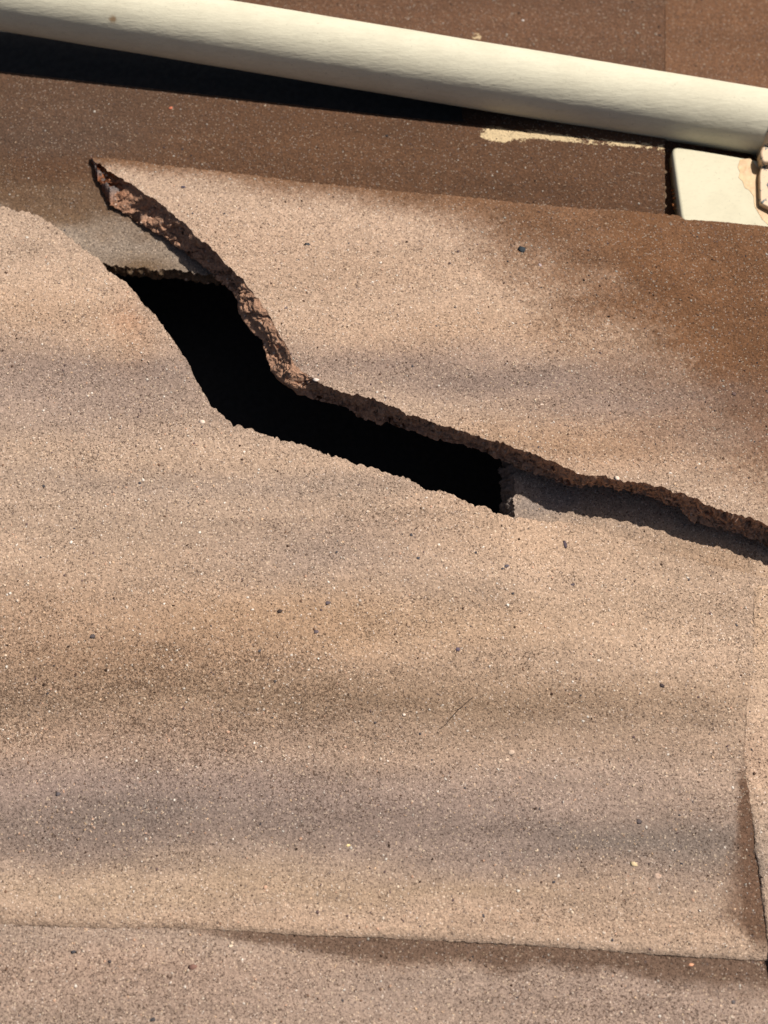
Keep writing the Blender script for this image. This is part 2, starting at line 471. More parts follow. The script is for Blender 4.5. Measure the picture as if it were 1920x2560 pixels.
LOW = [(-900, 330), (-400, 430), (-150, 485), (0, 515), (38, 525), (93, 534), (122, 557), (156, 580), (185, 603), (214, 626), (249, 646), (260, 667), (283, 687), (312, 704), (336, 730), (354, 758), (388, 789), (411, 820), (435, 851), (465, 897), (489, 951), (516, 990), (527, 1013), (554, 1036), (581, 1060), (640, 1078), (700, 1097), (736, 1104), (783, 1119), (805, 1133), (837, 1140), (870, 1148), (892, 1160), (935, 1169), (982, 1189), (1022, 1198), (1044, 1209), (1065, 1224), (1101, 1225), (1127, 1234), (1163, 1251), (1185, 1263), (1214, 1271), (1235, 1281), (1279, 1292), (1340, 1302), (1400, 1306), (1480, 1316), (1560, 1345), (1700, 1392), (1800, 1420), (1900, 1440), (2100, 1470)]
LAP = [(-900, 2280), (-400, 2300), (0, 2310), (231, 2319), (440, 2319), (521, 2324), (654, 2330), (746, 2338), (926, 2343), (960, 2345), (1116, 2353), (1307, 2362), (1481, 2374), (1654, 2388), (1920, 2402), (2200, 2425), (2700, 2465)]
HEAD = [(1340, 1893), (1400, 1890), (1500, 1886), (1653, 1881), (1768, 1867), (1898, 1859), (1955, 1867), (2041, 1881), (2137, 1891), (2219, 1905), (2315, 1915), (2353, 1920), (2500, 1936), (2700, 1950), (3100, 1975)]

# ------------------------------------------------------------------ heights (mm) of each surface over the photo plane
zprof = smooth_curve([(300, 14), (900, 14.5), (1200, 14), (1420, 15.5), (1600, 15), (1700, 13), (1830, 8.6), (1950, 7.6), (2120, 8.6), (2230, 9.0), (2300, 8.2), (2450, 6)], 22)
low_c = curve(LOW)


def z_low(x, y):
    z = zprof(y - 0.02 * (x - 900))
    right = sm(1250, 1420, x) * sm(330, 60, y - low_c(x))
    z = z * (1 - right) + (6.4 + 3.0 * sm(1480, 1900, x)) * right
    z = z + 0.8 * np.sin(x / 520.0 + 0.4)
    z = z + 0.75 * np.sin(math.pi + 2 * math.pi * (y - 1780 - 0.03 * x) / 310.0) * sm(40, 200, y - low_c(x)) * sm(2290, 2180, y)
    e = sm(1750, 1880, x) * sm(1900, 1700, y)
    return z * (1 - e) + (9.4 + 0 * x) * e


def z_slab(x, y):
    return 3.7 + 3.9 * sm(1480, 1900, x) + 0.0025 * (1250 - y) - 0.0009 * (x - 1600) + 0 * x


qf = lambda x, y: y - 0.092 * (x - 235)
zbrown = smooth_curve([(-400, 4), (0, 7), (200, 9), (330, 8.6), (400, 6.6), (480, 3.2), (560, 1.0), (640, 0.0), (760, 0), (1300, 0)], 10)


shade_c = curve([(-900, 85), (-500, 130), (0, 186), (1100, 311), (1500, 352), (1850, 402), (2300, 460)])


def z_brown(x, y):
    u = y - (-8 + 0.1648 * x)                      # px below the pipe's axis
    above_shade = shade_c(x) - y                          # px above the pipe's shadow edge; tile sunk there to deepen the shade
    drop = 20.0 * sm(70, 5, u) + 2 * sm(5, -150, u)
    left = sm(1480, 900, x)
    drop = np.maximum(drop, left * 14.0 * sm(2, 12, above_shade))
    return zbrown(qf(x, y)) - drop


edge_c = smooth_curve(FR_EDGE, 4)


def z_frag(x, y):
    d = np.clip(y - edge_c(x), 0, None)
    z = 11.0 + 15.0 * (1 - np.exp(-d / 520.0)) - 2.2 * np.exp(-d / 22.0)
    z = z + 3.0 * sm(1050, 1500, x) * sm(150, 650, d)
    return z + 1.0 * np.sin(y / 95.0 + x / 700) * sm(60, 250, d)


lap_c = smooth_curve(LAP, 6)


def z_next(x, y):       # the tile below the side lap
    gap = 1.3 + 0.4 * sm(250, 700, x) + 0.4 * sm(700, 1900, x)
    return z_low(x, lap_c(x)) - gap - 0.0015 * (y - 2350) + 0.5 * np.sin((y - 2350) / 70.0)


def z_head(x, y):       # the tile that laps over the right end
    step = 0.45 + 1.3 * sm(1890, 2200, y)
    k = sm(1425, 1475, y)
    return (z_low(np.minimum(x, 1885), np.maximum(y, 1440)) + step) * k + (z_slab(1885.0, y) + 0.5) * (1 - k)


# ------------------------------------------------------------------ the big lower piece of the broken tile
xs = np.concatenate([np.arange(-800, -80, 9.0), np.arange(-80, 2080, 3.6)])
PX, PY, z = tile_body(xs, low_c, curve(LAP), 300, z_low, 10, 10, None, seed=100, jit_top=3.6, jit_bot=1.5, bumps=0.10)
db = PY[-1][None, :] - PY
z = z - 1.35 * np.exp(-(db / 9.0))            # rounded lip along the side lap
# rounded lip along the side lap
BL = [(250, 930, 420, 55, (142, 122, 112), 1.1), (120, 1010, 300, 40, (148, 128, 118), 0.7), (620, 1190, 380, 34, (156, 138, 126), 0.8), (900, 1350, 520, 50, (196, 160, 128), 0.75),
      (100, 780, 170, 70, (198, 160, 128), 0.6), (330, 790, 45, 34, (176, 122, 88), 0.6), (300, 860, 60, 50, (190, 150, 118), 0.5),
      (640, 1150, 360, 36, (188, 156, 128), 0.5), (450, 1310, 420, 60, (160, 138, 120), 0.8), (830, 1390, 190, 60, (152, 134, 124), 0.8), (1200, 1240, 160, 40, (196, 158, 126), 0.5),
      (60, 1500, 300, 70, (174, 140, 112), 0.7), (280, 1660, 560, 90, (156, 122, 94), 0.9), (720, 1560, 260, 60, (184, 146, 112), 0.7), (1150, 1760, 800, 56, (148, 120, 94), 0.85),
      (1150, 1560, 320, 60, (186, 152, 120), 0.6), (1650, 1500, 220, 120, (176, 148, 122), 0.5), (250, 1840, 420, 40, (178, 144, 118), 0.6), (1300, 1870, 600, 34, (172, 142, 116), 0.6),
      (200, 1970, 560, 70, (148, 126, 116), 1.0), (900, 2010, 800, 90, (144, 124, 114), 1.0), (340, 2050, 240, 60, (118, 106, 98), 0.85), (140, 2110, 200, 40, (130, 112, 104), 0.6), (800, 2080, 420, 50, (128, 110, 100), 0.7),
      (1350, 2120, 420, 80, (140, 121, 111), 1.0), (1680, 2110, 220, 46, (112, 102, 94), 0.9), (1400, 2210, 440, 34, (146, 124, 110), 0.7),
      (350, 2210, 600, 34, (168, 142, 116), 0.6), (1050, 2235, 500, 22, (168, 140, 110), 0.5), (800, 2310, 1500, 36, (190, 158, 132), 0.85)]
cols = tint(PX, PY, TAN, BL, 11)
# brown band beside the lap at the right end
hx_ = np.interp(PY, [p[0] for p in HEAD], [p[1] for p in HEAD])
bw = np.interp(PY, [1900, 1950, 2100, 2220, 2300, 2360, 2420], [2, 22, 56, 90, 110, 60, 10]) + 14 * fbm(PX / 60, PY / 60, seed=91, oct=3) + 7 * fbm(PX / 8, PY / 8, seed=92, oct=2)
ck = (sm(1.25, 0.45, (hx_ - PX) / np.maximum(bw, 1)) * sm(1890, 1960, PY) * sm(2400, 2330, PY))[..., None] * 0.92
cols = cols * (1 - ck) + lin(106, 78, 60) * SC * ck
wearf = sm(1500, 1700, PY) * sm(2000, 1800, PY) * sm(1500, 300, PX) * 0.9 + 0.25 * fbm(PX / 200, PY / 90, seed=71, oct=3)
thick = np.full(PX.shape, 10.0)
thick = thick - 8.6 * sm(1270, 1300, PX) * sm(300, 0, PY - PY[0][None, :])
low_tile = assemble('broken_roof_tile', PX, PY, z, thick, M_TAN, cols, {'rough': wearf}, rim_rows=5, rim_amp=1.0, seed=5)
tag(low_tile, 'large lower piece of the cracked tan concrete roof tile, below the black gap', 'roof tile')
scatter_grains(low_tile, PX[3:-3, 3:-3], PY[3:-3, 3:-3], z[3:-3, 3:-3], 10500, 21, 0.8, (0.24, 0.85), cols_in=cols[3:-3, 3:-3])
scatter_grains(low_tile, PX[3:-3, 3:-3], PY[3:-3, 3:-3], z[3:-3, 3:-3], 1800, 29, 0.85, (0.24, 0.6),
               dens=lambda x, y: 0.02 + np.exp(-0.5 * (((x - 290) / 130) ** 2 + ((y - 2045) / 50) ** 2)) + np.exp(-0.5 * (((x - 1560) / 160) ** 2 + ((y - 2170) / 50) ** 2)) + 0.5 * np.exp(-0.5 * (((x - 500) / 300) ** 2 + ((y - 1700) / 40) ** 2)))
for a in [(1413, 1362, 9, 20, (86, 74, 80), 0.2), (1266, 1415, 16, 10, (96, 88, 92), 0.3), (1430, 1462, 16, 9, (92, 80, 82), 0.4), (1585, 2160, 18, 13, (210, 186, 146), -0.4),
          (1643, 2190, 24, 18, (190, 162, 142), 0), (1655, 1713, 12, 10, (78, 66, 64), 0), (505, 1055, 16, 12, (226, 202, 182), 0), (1597, 2053, 14, 12, (92, 82, 80), 0),
          (1280, 1880, 18, 13, (200, 174, 152), 0.5), (1268, 1900, 12, 8, (206, 180, 156), 0), (700, 1527, 14, 10, (70, 58, 54), 0), (1145, 1623, 13, 12, (98, 86, 96), 0),
          (820, 1507, 14, 11, (100, 88, 90), 0), (230, 1590, 16, 11, (90, 80, 78), 0), (870, 2113, 12, 10, (232, 206, 150), 0),
          (145, 1985, 14, 11, (96, 88, 88), 0), (1010, 1785, 10, 9, (232, 210, 190), 0), (790, 1580, 14, 10, (104, 90, 90), 0), (610, 1130, 10, 9, (236, 216, 196), 0)]:
    pebble(low_tile, a[0], a[1], z_low, a[2], a[3], a[4], a[5])

# ------------------------------------------------------------------ the upper piece of the broken tile
ft = curve(FR_TOP)
xs = np.concatenate([[231.5], np.arange(232.5, 300, 1.0), np.arange(302, 2000, 3.0), np.arange(2003, 2600, 8.0)])
PX, PY, z = tile_body(xs, curve(FR_EDGE), ft, 210, z_frag, 10, 10, None, seed=200, jit_top=1.5, jit_bot=3.5, bumps=0.10)
BF = [(650, 620, 420, 90, (190, 156, 130), 0.5), (950, 900, 330, 42, (158, 134, 120), 0.85), (1300, 960, 260, 40, (150, 126, 112), 0.7), (1620, 1040, 200, 50, (140, 108, 88), 0.7),
      (1250, 830, 380, 50, (192, 154, 122), 0.6), (1150, 700, 350, 40, (186, 152, 124), 0.5), (1300, 1090, 300, 30, (188, 150, 116), 0.5), (1560, 1120, 260, 60, (170, 130, 98), 0.7)]
cols = tint(PX, PY, TAN, BF, 41)
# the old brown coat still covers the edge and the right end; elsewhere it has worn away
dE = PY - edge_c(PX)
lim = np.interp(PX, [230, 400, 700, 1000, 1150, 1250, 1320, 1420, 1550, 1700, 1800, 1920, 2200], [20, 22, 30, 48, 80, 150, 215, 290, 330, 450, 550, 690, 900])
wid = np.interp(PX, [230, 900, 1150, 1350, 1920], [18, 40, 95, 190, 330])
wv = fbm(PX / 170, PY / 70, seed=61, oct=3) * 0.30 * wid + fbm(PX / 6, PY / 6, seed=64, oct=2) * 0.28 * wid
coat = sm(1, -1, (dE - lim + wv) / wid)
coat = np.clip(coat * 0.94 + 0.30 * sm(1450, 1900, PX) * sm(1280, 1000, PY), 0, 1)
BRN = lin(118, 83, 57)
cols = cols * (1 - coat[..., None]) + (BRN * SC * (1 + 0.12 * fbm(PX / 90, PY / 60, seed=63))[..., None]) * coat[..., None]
gband = np.zeros(PX.shape)
for (cx_, cy_, sx_, sy_, a_) in [(950, 905, 300, 34, 0.5), (1250, 945, 260, 34, 0.7), (1560, 1000, 230, 40, 0.6), (1800, 1080, 160, 50, 0.35)]:
    gband = np.maximum(gband, a_ * np.exp(-0.5 * (((PX - cx_ + 60 * fbm(PX / 240, PY / 60, seed=97)) / sx_) ** 2 + ((PY - cy_ + 24 * fbm(PX / 200, PY / 90, seed=98)) / sy_) ** 2)))
cols = cols * (1 - gband[..., None]) + lin(134, 115, 105) * SC * gband[..., None]
thick = 3.0 + 7.0 * sm(0, 60, dE)
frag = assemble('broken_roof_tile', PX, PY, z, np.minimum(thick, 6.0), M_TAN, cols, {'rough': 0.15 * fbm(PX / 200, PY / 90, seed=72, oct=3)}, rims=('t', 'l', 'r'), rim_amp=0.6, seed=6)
tag(frag, 'lifted upper piece of the cracked roof tile with a pointed left tip', 'roof tile')
scatter_grains(frag, PX[3:-3, 3:-3], PY[3:-3, 3:-3], z[3:-3, 3:-3], 6000, 22, 0.78, (0.24, 0.8), cols_in=cols[3:-3, 3:-3])
for a in [(768, 612, 15, 11, (62, 66, 70), 0), (1305, 625, 25, 18, (58, 62, 66), -0.3), (458, 468, 15, 10, (84, 76, 86), 0), (791, 950, 18, 12, (222, 204, 190), 0), (1350, 663, 14, 14, (176, 156, 152), 0),
          (1543, 1195, 16, 12, (226, 200, 180), 0), (1835, 985, 12, 12, (104, 84, 78), 0), (1355, 1012, 10, 8, (230, 205, 185), 0), (715, 770, 12, 8, (110, 98, 98), 0.3)]:
    pebble(frag, a[0], a[1], z_frag, a[2], a[3], a[4], a[5])
# broken face of the upper piece
T = ground(PX[-1], PY[-1], z[-1])
fb = np.array(FR_BOT, float); arc = np.r_[0, np.cumsum(np.hypot(*np.diff(fb, axis=0).T))]
tp = np.stack([PX[-1], PY[-1]], 1); arc_t = np.r_[0, np.cumsum(np.hypot(*np.diff(tp, axis=0).T))]
# pair the two curves by their stretch between common anchors
anch_t = np.interp([231, 427, 600, 733, 874, 1159, 1456, 1721, 1920, 2595], PX[-1], arc_t)
anch_b = np.interp([229, 365, 547, 678, 874, 1145, 1439, 1721, 1920, 2600], fb[:, 0], arc)
sb = np.interp(arc_t, anch_t, anch_b)
bx, by = np.interp(sb, arc, fb[:, 0]), np.interp(sb, arc, fb[:, 1])
jx = 3.0 * fbm(sb / 11, sb * 0, seed=301, oct=3); jy = 3.0 * fbm(sb / 11, sb * 0 + 9, seed=302, oct=3)
tk = np.interp(bx, [229, 260, 330, 560, 600, 720, 780, 900, 2300], [2.0, 7.0, 11.0, 12.0, 8.5, 8.5, 11.0, 12.0, 12.5])
B = ground(bx + jx, by + jy, z[-1] - tk)
RW = 34
w = np.linspace(0, 1, RW)
bow = np.sin(np.pi * w)
S = sb * W / 1920 * 1000                                   # mm along the crack
pw = np.interp(bx, [229, 560, 600, 720, 790, 2300], [1.7, 1.9, 1.0, 1.0, 1.8, 1.8])[None, :] + 0.5 * vnoise(S / 6.0, S * 0, seed=305)[None, :]
hw = w[:, None] ** pw; zw = 1 - (1 - w[:, None]) ** pw
G = np.empty((RW, len(S), 3))
G[..., :2] = T[None, :, :2] * (1 - hw[..., None]) + B[None, :, :2] * hw[..., None]
G[..., 2] = T[None, :, 2] * (1 - zw) + B[None, :, 2] * zw
tg = np.gradient(B, axis=0)
k = 9; ker = np.ones(2 * k + 1) / (2 * k + 1)
tg = np.stack([np.convolve(np.pad(tg[:, i], k, mode='edge'), ker, mode='valid') for i in range(3)], 1)
nr = np.stack([tg[:, 1], -tg[:, 0], 0 * tg[:, 0]], 1); nr /= np.linalg.norm(nr, axis=1, keepdims=True)
dW = w[:, None] * (tk[None] * 1.15)                        # mm down the face


def chunks(u, v, cell, seed):
    # angular lumps: each cell of a jittered lattice stands out by its own amount
    iu, iv = np.floor(u / cell).astype(np.int64), np.floor(v / cell).astype(np.int64)
    best = np.full(u.shape, 1e9); val = np.zeros(u.shape)
    for du in (-1, 0, 1):
        for dv_ in (-1, 0, 1):
            a_, b_ = iu + du, iv + dv_
            cu = (a_ + _h(a_, b_, 0, seed)) * cell; cv = (b_ + _h(a_, b_, 1, seed)) * cell
            dd_ = (u - cu) ** 2 + (v - cv) ** 2
            hgt = _h(a_, b_, 2, seed) * 2 - 1 + ((u - cu) * (_h(a_, b_, 3, seed) - 0.5) + (v - cv) * (_h(a_, b_, 4, seed) - 0.5)) / cell * 1.6
            m_ = dd_ < best; val = np.where(m_, hgt, val); best = np.where(m_, dd_, best)
    return val


Su = np.broadcast_to(S[None], dW.shape)
wu = Su + 0.8 * fbm(Su / 2, dW / 2, seed=321, oct=2); wv_ = dW + 0.8 * fbm(Su / 2, dW / 2 + 40, seed=322, oct=2)
g1 = fbm(Su / 8.0, dW / 4.0, seed=311, oct=2)
off = 1.0 * g1 + 1.0 * chunks(wu, wv_, 3.4, 331) + 0.75 * chunks(wu, wv_, 1.6, 332) + 0.35 * fbm(Su / 0.9, dW / 0.9, seed=313, oct=3)
off = off * (np.clip(bow * 2.2, 0, 1) * 0.9 + 0.1)[:, None] * np.minimum(1, tk / 8)[None]
G = G + nr[None] * (off / 1000)[..., None]
g3 = chunks(wu, wv_, 1.9, 334)
G[1:, :, 2] += (0.9 * g3 * bow[:, None] / 1000)[1:]
fcol = np.ones(G.shape) * lin(178, 138, 112)
rust = np.clip(sm(190, 60, sb), 0, 1) * (0.6 + 0.6 * vnoise(S[None] / 4, w[:, None] * 4, seed=5)) + np.clip(sm(2350, 2500, sb) * 0.9, 0, 1)
rust = np.clip(rust + sm(80, 10, sb), 0, 1)[..., None]
fcol = fcol * (1 - rust) + lin(150, 88, 54) * 0.85 * rust
Cn = G.shape[1]
Bk = G[-1].copy(); wb = np.clip((PY[-1] - PY[0]) * W / 1920 * 0.8, 0, 0.035); Bk[:, 1] += wb; Bk[:, 2] += 0.0025   # first stretch of the underside, running back from the break
vv = np.concatenate([G.reshape(-1, 3), Bk]); fc = np.concatenate([fcol.reshape(-1, 3), np.ones((Cn, 3)) * lin(120, 112, 108)])
q = np.concatenate([grid_quads(RW, Cn), np.stack([np.arange(Cn - 1) + (RW - 1) * Cn, np.arange(Cn - 1) + RW * Cn, np.arange(Cn - 1) + RW * Cn + 1, np.arange(Cn - 1) + (RW - 1) * Cn + 1], -1)])
ff = add_mesh('fracture_face', vv, q, M_FRAC, fc, parent=frag, smooth=True)
ff['label'] = 'rough jagged broken face along the crack'

# ------------------------------------------------------------------ grey tile lying under the break at the right
xs = np.concatenate([np.arange(1266, 2000, 4.0), np.arange(2004, 2600, 10.0)])
PX, PY, z = tile_body(xs, lambda x: 1105 + 0.2 * (x - 1270), lambda x: np.interp(x, [1266, 1500, 1900, 2200], [1330, 1390, 1500, 1540]), 90, z_slab, 9, 9, None, seed=400, jit_top=1, jit_bot=1, bumps=0.1)
xj = 22 - 5 * np.abs(fbm(PY / 9, PY * 0, seed=401)) + 4 * fbm(PY / 14, PY * 0 + 3, seed=402)
PX = PX + np.where(PX < 1340, xj * (1340 - PX) / 74.0, 0)
cols = tint(PX, PY, lin(170, 146, 126), [(1330, 1250, 60, 40, (138, 130, 126), 0.7), (1700, 1330, 200, 50, (176, 146, 120), 0.7), (1850, 1390, 120, 50, (184, 150, 120), 0.7)], 43)
slab = assemble('roof_tile', PX, PY, z, 11.0, M_TAN, cols, {'rough': 0 * PX}, rim_rows=12, rim_amp=2.2, seed=7, mat_rim=M_FRAC, rim_tint=lin(128, 116, 108), slant={'l': (-0.0055, 0, 0)})
tag(slab, 'smooth grey tile end showing inside the crack at the right', 'roof tile')
scatter_grains(slab, PX[3:-3, 6:-3], PY[3:-3, 6:-3], z[3:-3, 6:-3], 500, 23, 0.4, (0.25, 0.6), cols_in=cols[3:-3, 6:-3])

# ------------------------------------------------------------------ brown coated tile above (left of the joint)
xs = np.concatenate([np.arange(-800, -80, 10.0), np.arange(-78.0, 1662.1, 4.0)])
botb = lambda x: np.interp(x, [-800, 257, 283, 333, 376, 430, 452, 470, 560, 700, 1100, 1660], [640, 654, 662, 670, 673, 675, 673, 680, 690, 680, 660, 640])
PX, PY, z = tile_body(xs, lambda x: -420 + 0 * x, botb, 270, z_brown, 10, 10, None, seed=500, jit_top=1, jit_bot=4, bumps=0.10)
q_ = qf(PX, PY)
BRN2 = lin(96, 66, 44)
cols = tint(PX, PY, BRN2, [(1250, 60, 500, 120, (116, 82, 60), 0.8), (900, 380, 400, 60, (104, 72, 48), 0.6), (150, 230, 260, 60, (92, 72, 58), 0.6), (100, 330, 260, 40, (96, 78, 66), 0.6)], 44)
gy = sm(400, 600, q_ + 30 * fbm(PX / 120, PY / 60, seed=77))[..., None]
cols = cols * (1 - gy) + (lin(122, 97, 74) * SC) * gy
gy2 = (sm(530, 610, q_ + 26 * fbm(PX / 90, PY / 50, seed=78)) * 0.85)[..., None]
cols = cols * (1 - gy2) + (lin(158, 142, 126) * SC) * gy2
moss = (0.95 * np.exp(-0.5 * (((PX - 355) / 62) ** 2 + ((PY - 672) / 24) ** 2)))[..., None]
cols = cols * (1 - moss) + (lin(112, 88, 62) * SC) * moss
pt = np.zeros(PX.shape)
for (cx, cy, sx, sy, a) in [(1235, 335, 36, 20, 0.85), (1275, 343, 50, 14, 0.75), (1350, 338, 70, 10, 0.75), (1470, 352, 120, 10, 0.68), (1600, 362, 60, 9, 0.5), (1190, 92, 16, 9, 0.7), (1380, 318, 160, 12, 0.4), (1655, 385, 10, 40, 0.4)]:
    pt += a * np.exp(-0.5 * (((PX - cx) / sx) ** 2 + ((PY - cy - 0.09 * (PX - cx)) / sy) ** 2) ** 2)
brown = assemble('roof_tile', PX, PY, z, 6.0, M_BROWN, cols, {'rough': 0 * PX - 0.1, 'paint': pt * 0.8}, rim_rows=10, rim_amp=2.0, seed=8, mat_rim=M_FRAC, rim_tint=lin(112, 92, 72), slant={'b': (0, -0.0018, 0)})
tag(brown, 'dark brown roof tile under the pipe, flecked with cream paint', 'roof tile')
scatter_grains(brown, PX[3:-8, 3:-3], PY[3:-8, 3:-3], z[3:-8, 3:-3], 7000, 24, 0.8, (0.25, 0.8), cols_in=cols[3:-8, 3:-3])
scatter_grains(brown, PX[3:-8, 3:-3], PY[3:-8, 3:-3], z[3:-8, 3:-3], 2600, 34, 0.85, (0.3, 1.0), dens=lambda x, y: 0.01 + sm(60, -40, y - (-8 + 0.1648 * x)), cols_in=cols[3:-8, 3:-3] * 1.25)
pebble(brown, 427, 270, z_brown, 14, 9, (190, 112, 84), 0)
pebble(brown, 1307, 51, z_brown, 8, 6, (225, 215, 205), 0)

# ------------------------------------------------------------------ black strip added to darken the pipe's shadow
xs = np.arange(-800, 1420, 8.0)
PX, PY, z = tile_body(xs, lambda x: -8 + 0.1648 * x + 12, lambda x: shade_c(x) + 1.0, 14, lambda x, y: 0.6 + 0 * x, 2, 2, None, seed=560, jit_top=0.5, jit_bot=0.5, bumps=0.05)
shade_strip = assemble('pipe_shade_strip', PX, PY, z, 1.5, M_FELT_SHADE, np.ones(PX.shape + (3,)) * 0.02, seed=12)
tag(shade_strip, 'black strip added as the pipe shadow, below the left half of the pipe', 'shade strip')

# ------------------------------------------------------------------ brown tile right of the joint
zb2 = lambda x, y: z_brown(x, y) - 0.4 - 7.5 * sm(320, 380, y)
xs = np.concatenate([np.arange(1663.2, 1990, 4.0), np.arange(1991, 2650, 10.0)])
PX, PY, z = tile_body(xs, lambda x: -420 + 0 * x, lambda x: 640 + 0 * x, 160, zb2, 10, 10, None, seed=600, jit_top=1, jit_bot=2, bumps=0.10)
cols = tint(PX, PY, lin(118, 82, 56), [(1700, 200, 60, 60, (104, 76, 58), 0.5)], 45)
br2 = assemble('roof_tile', PX, PY, z, 9.0, M_BROWN, cols, {'rough': 0 * PX - 0.1, 'paint': 0 * PX}, rim_amp=0.6, seed=9)
tag(br2, 'orange-brown roof tile in the top right corner, right of the joint', 'roof tile')
scatter_grains(br2, PX[3:-8, 3:-3], PY[3:-8, 3:-3], z[3:-8, 3:-3], 2600, 25, 0.75, (0.25, 0.8), cols_in=cols[3:-8, 3:-3])

# ------------------------------------------------------------------ tile below the side lap (bottom of the picture)
xs = np.concatenate([np.arange(-800, -80, 10.0), np.arange(-80, 2000, 4.5), np.arange(2005, 2650, 10.0)])
PX, PY, z = tile_body(xs, lambda x: curve(LAP)(x) - 130, lambda x: 3050 + 0 * x, 150, z_next, 10, 10, None, seed=700, jit_top=1, jit_bot=2, bumps=0.10)
cols = tint(PX, PY, lin(171, 147, 129), [(450, 2480, 500, 60, (168, 138, 120), 0.5), (1100, 2470, 350, 40, (150, 130, 116), 0.6), (1150, 2400, 240, 16, (150, 118, 94), 0.6), (1600, 2520, 300, 60, (166, 140, 126), 0.5), (200, 2420, 300, 30, (184, 152, 130), 0.5)], 46)
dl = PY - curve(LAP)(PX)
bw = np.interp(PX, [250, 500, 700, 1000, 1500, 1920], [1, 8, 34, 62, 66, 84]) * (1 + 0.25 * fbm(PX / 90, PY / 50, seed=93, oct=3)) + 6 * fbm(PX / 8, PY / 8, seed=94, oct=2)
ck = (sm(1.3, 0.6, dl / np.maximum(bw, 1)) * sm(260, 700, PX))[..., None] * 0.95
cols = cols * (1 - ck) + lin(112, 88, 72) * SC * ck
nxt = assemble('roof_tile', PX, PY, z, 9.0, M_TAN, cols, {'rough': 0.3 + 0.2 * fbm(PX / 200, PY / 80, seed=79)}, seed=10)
tag(nxt, 'pinkish tan roof tile along the bottom, tucked under the side lap', 'roof tile')
scatter_grains(nxt, PX[3:-3, 3:-3], PY[3:-3, 3:-3], z[3:-3, 3:-3], 5400, 26, 0.78, (0.24, 0.8), cols_in=cols[3:-3, 3:-3])
for a in [(182, 2380, 15, 9, (72, 70, 72)), (275, 2405, 14, 8, (84, 74, 72)), (578, 2365, 18, 10, (236, 214, 184)), (480, 2418, 22, 12, (128, 96, 84)), (382, 2548, 16, 8, (76, 72, 72)), (1727, 2412, 14, 10, (220, 160, 126)), (1832, 2505, 12, 9, (100, 92, 90))]:
    pebble(nxt, a[0], a[1], z_next, a[2], a[3], a[4], 0.2)

# ------------------------------------------------------------------ tile lapping over the right end
hd = np.array(HEAD, float)
ys = np.arange(1345, 3000, 4.0)
hx = np.interp(ys, hd[:, 0], hd[:, 1]) + 1.6 * fbm(ys / 9, ys * 0, seed=801, oct=4, gain=0.6)
t = np.linspace(0, 1, 90)
PX = hx[None, :] * (1 - t[:, None] ** 1.5) + 2640 * t[:, None] ** 1.5
PY = np.broadcast_to(ys[None, :], PX.shape)
z = z_head(PX, PY) - (0.35 + 0.8 * sm(1890, 2200, PY)) * np.exp(-(PX - hx[None, :]) / 8.0) + 0.1 * fbm(PX / 14, PY / 14, seed=803, oct=3)
PXr, PYr, zr = PX[:, ::-1], PY[:, ::-1], z[:, ::-1]
cols = tint(PXr, PYr, lin(198, 168, 142), [(1900, 1550, 60, 80, (196, 162, 130), 0.6), (1900, 2150, 80, 90, (142, 128, 118), 0.8), (1900, 1900, 80, 80, (186, 148, 124), 0.5)], 47)
hth = (0.7 + 1.4 * sm(1890, 2200, PYr))
head = assemble('roof_tile', PXr, PYr, zr, hth, M_TAN, cols, {'rough': 0 * PXr}, rim_rows=5, rim_amp=0.8, seed=11)
tag(head, 'tan roof tile at the right edge, lapping over the large broken piece', 'roof tile')
scatter_grains(head, PXr[2:-2, 3:-3], PYr[2:-2, 3:-3], zr[2:-2, 3:-3], 1800, 27, 0.5, (0.28, 0.8))

# ------------------------------------------------------------------ cream pipe
zc = lambda x: np.interp(x, [-900, 0, 1900, 2700], [40.0, 31.0, 12.0, 4.0])
cx = np.arange(-820, 2660, 6.0)
cy = -8 + 0.1648 * cx
A = ground(cx, cy, zc(cx))
dist = np.linalg.norm(A - CAM, axis=1)
depth = ((A - CAM) @ FW)
RP = float(np.median(79.0 * W / 1920 * depth / D))
print('pipe radius mm', RP * 1000)


def tube(path, radius, seg, noise=0.0, seed=0):
    path = np.asarray(path); radius = np.broadcast_to(radius, (len(path),))
    tg = np.gradient(path, axis=0); tg /= np.linalg.norm(tg, axis=1, keepdims=True)
    n1 = np.cross(tg, np.array([0, 0, 1.0])); n1 /= np.linalg.norm(n1, axis=1, keepdims=True); n2 = np.cross(n1, tg)
    a = np.linspace(0, 2 * np.pi, seg, endpoint=False)
    rr = radius[:, None] * (1 + noise * fbm(np.cos(a)[None] * 2 + 5, np.sin(a)[None] * 2, np.arange(len(path))[:, None] / 25.0, seed=seed))
    V = path[:, None] + (n1[:, None] * np.cos(a)[None, :, None] + n2[:, None] * np.sin(a)[None, :, None]) * rr[..., None]
    L = len(path)
    i = np.arange(L * seg).reshape(L, seg)
    j = np.roll(i, -1, 1)
    q = np.stack([i[:-1], j[:-1], j[1:], i[1:]], -1).reshape(-1, 4)
    return V.reshape(-1, 3), q


def capped(V, q, seg):
    n = len(V)
    return q.tolist() + [tuple(range(seg))[::-1], tuple(range(n - seg, n))]


V, q = tube(A, RP, 64, 0.006, 900)
spot = ground(282, 48, 55)
ray = spot - CAM; ray /= np.linalg.norm(ray)
dd = np.linalg.norm(np.cross(V - CAM, ray), axis=1)
stain = np.exp(-0.5 * (dd / 0.0016) ** 2)
pipe = add_mesh('pipe', V, capped(V, q, 64), M_CREAM, None, {'stain': stain})
tag(pipe, 'cream painted round pipe running across the top of the roof', 'pipe')

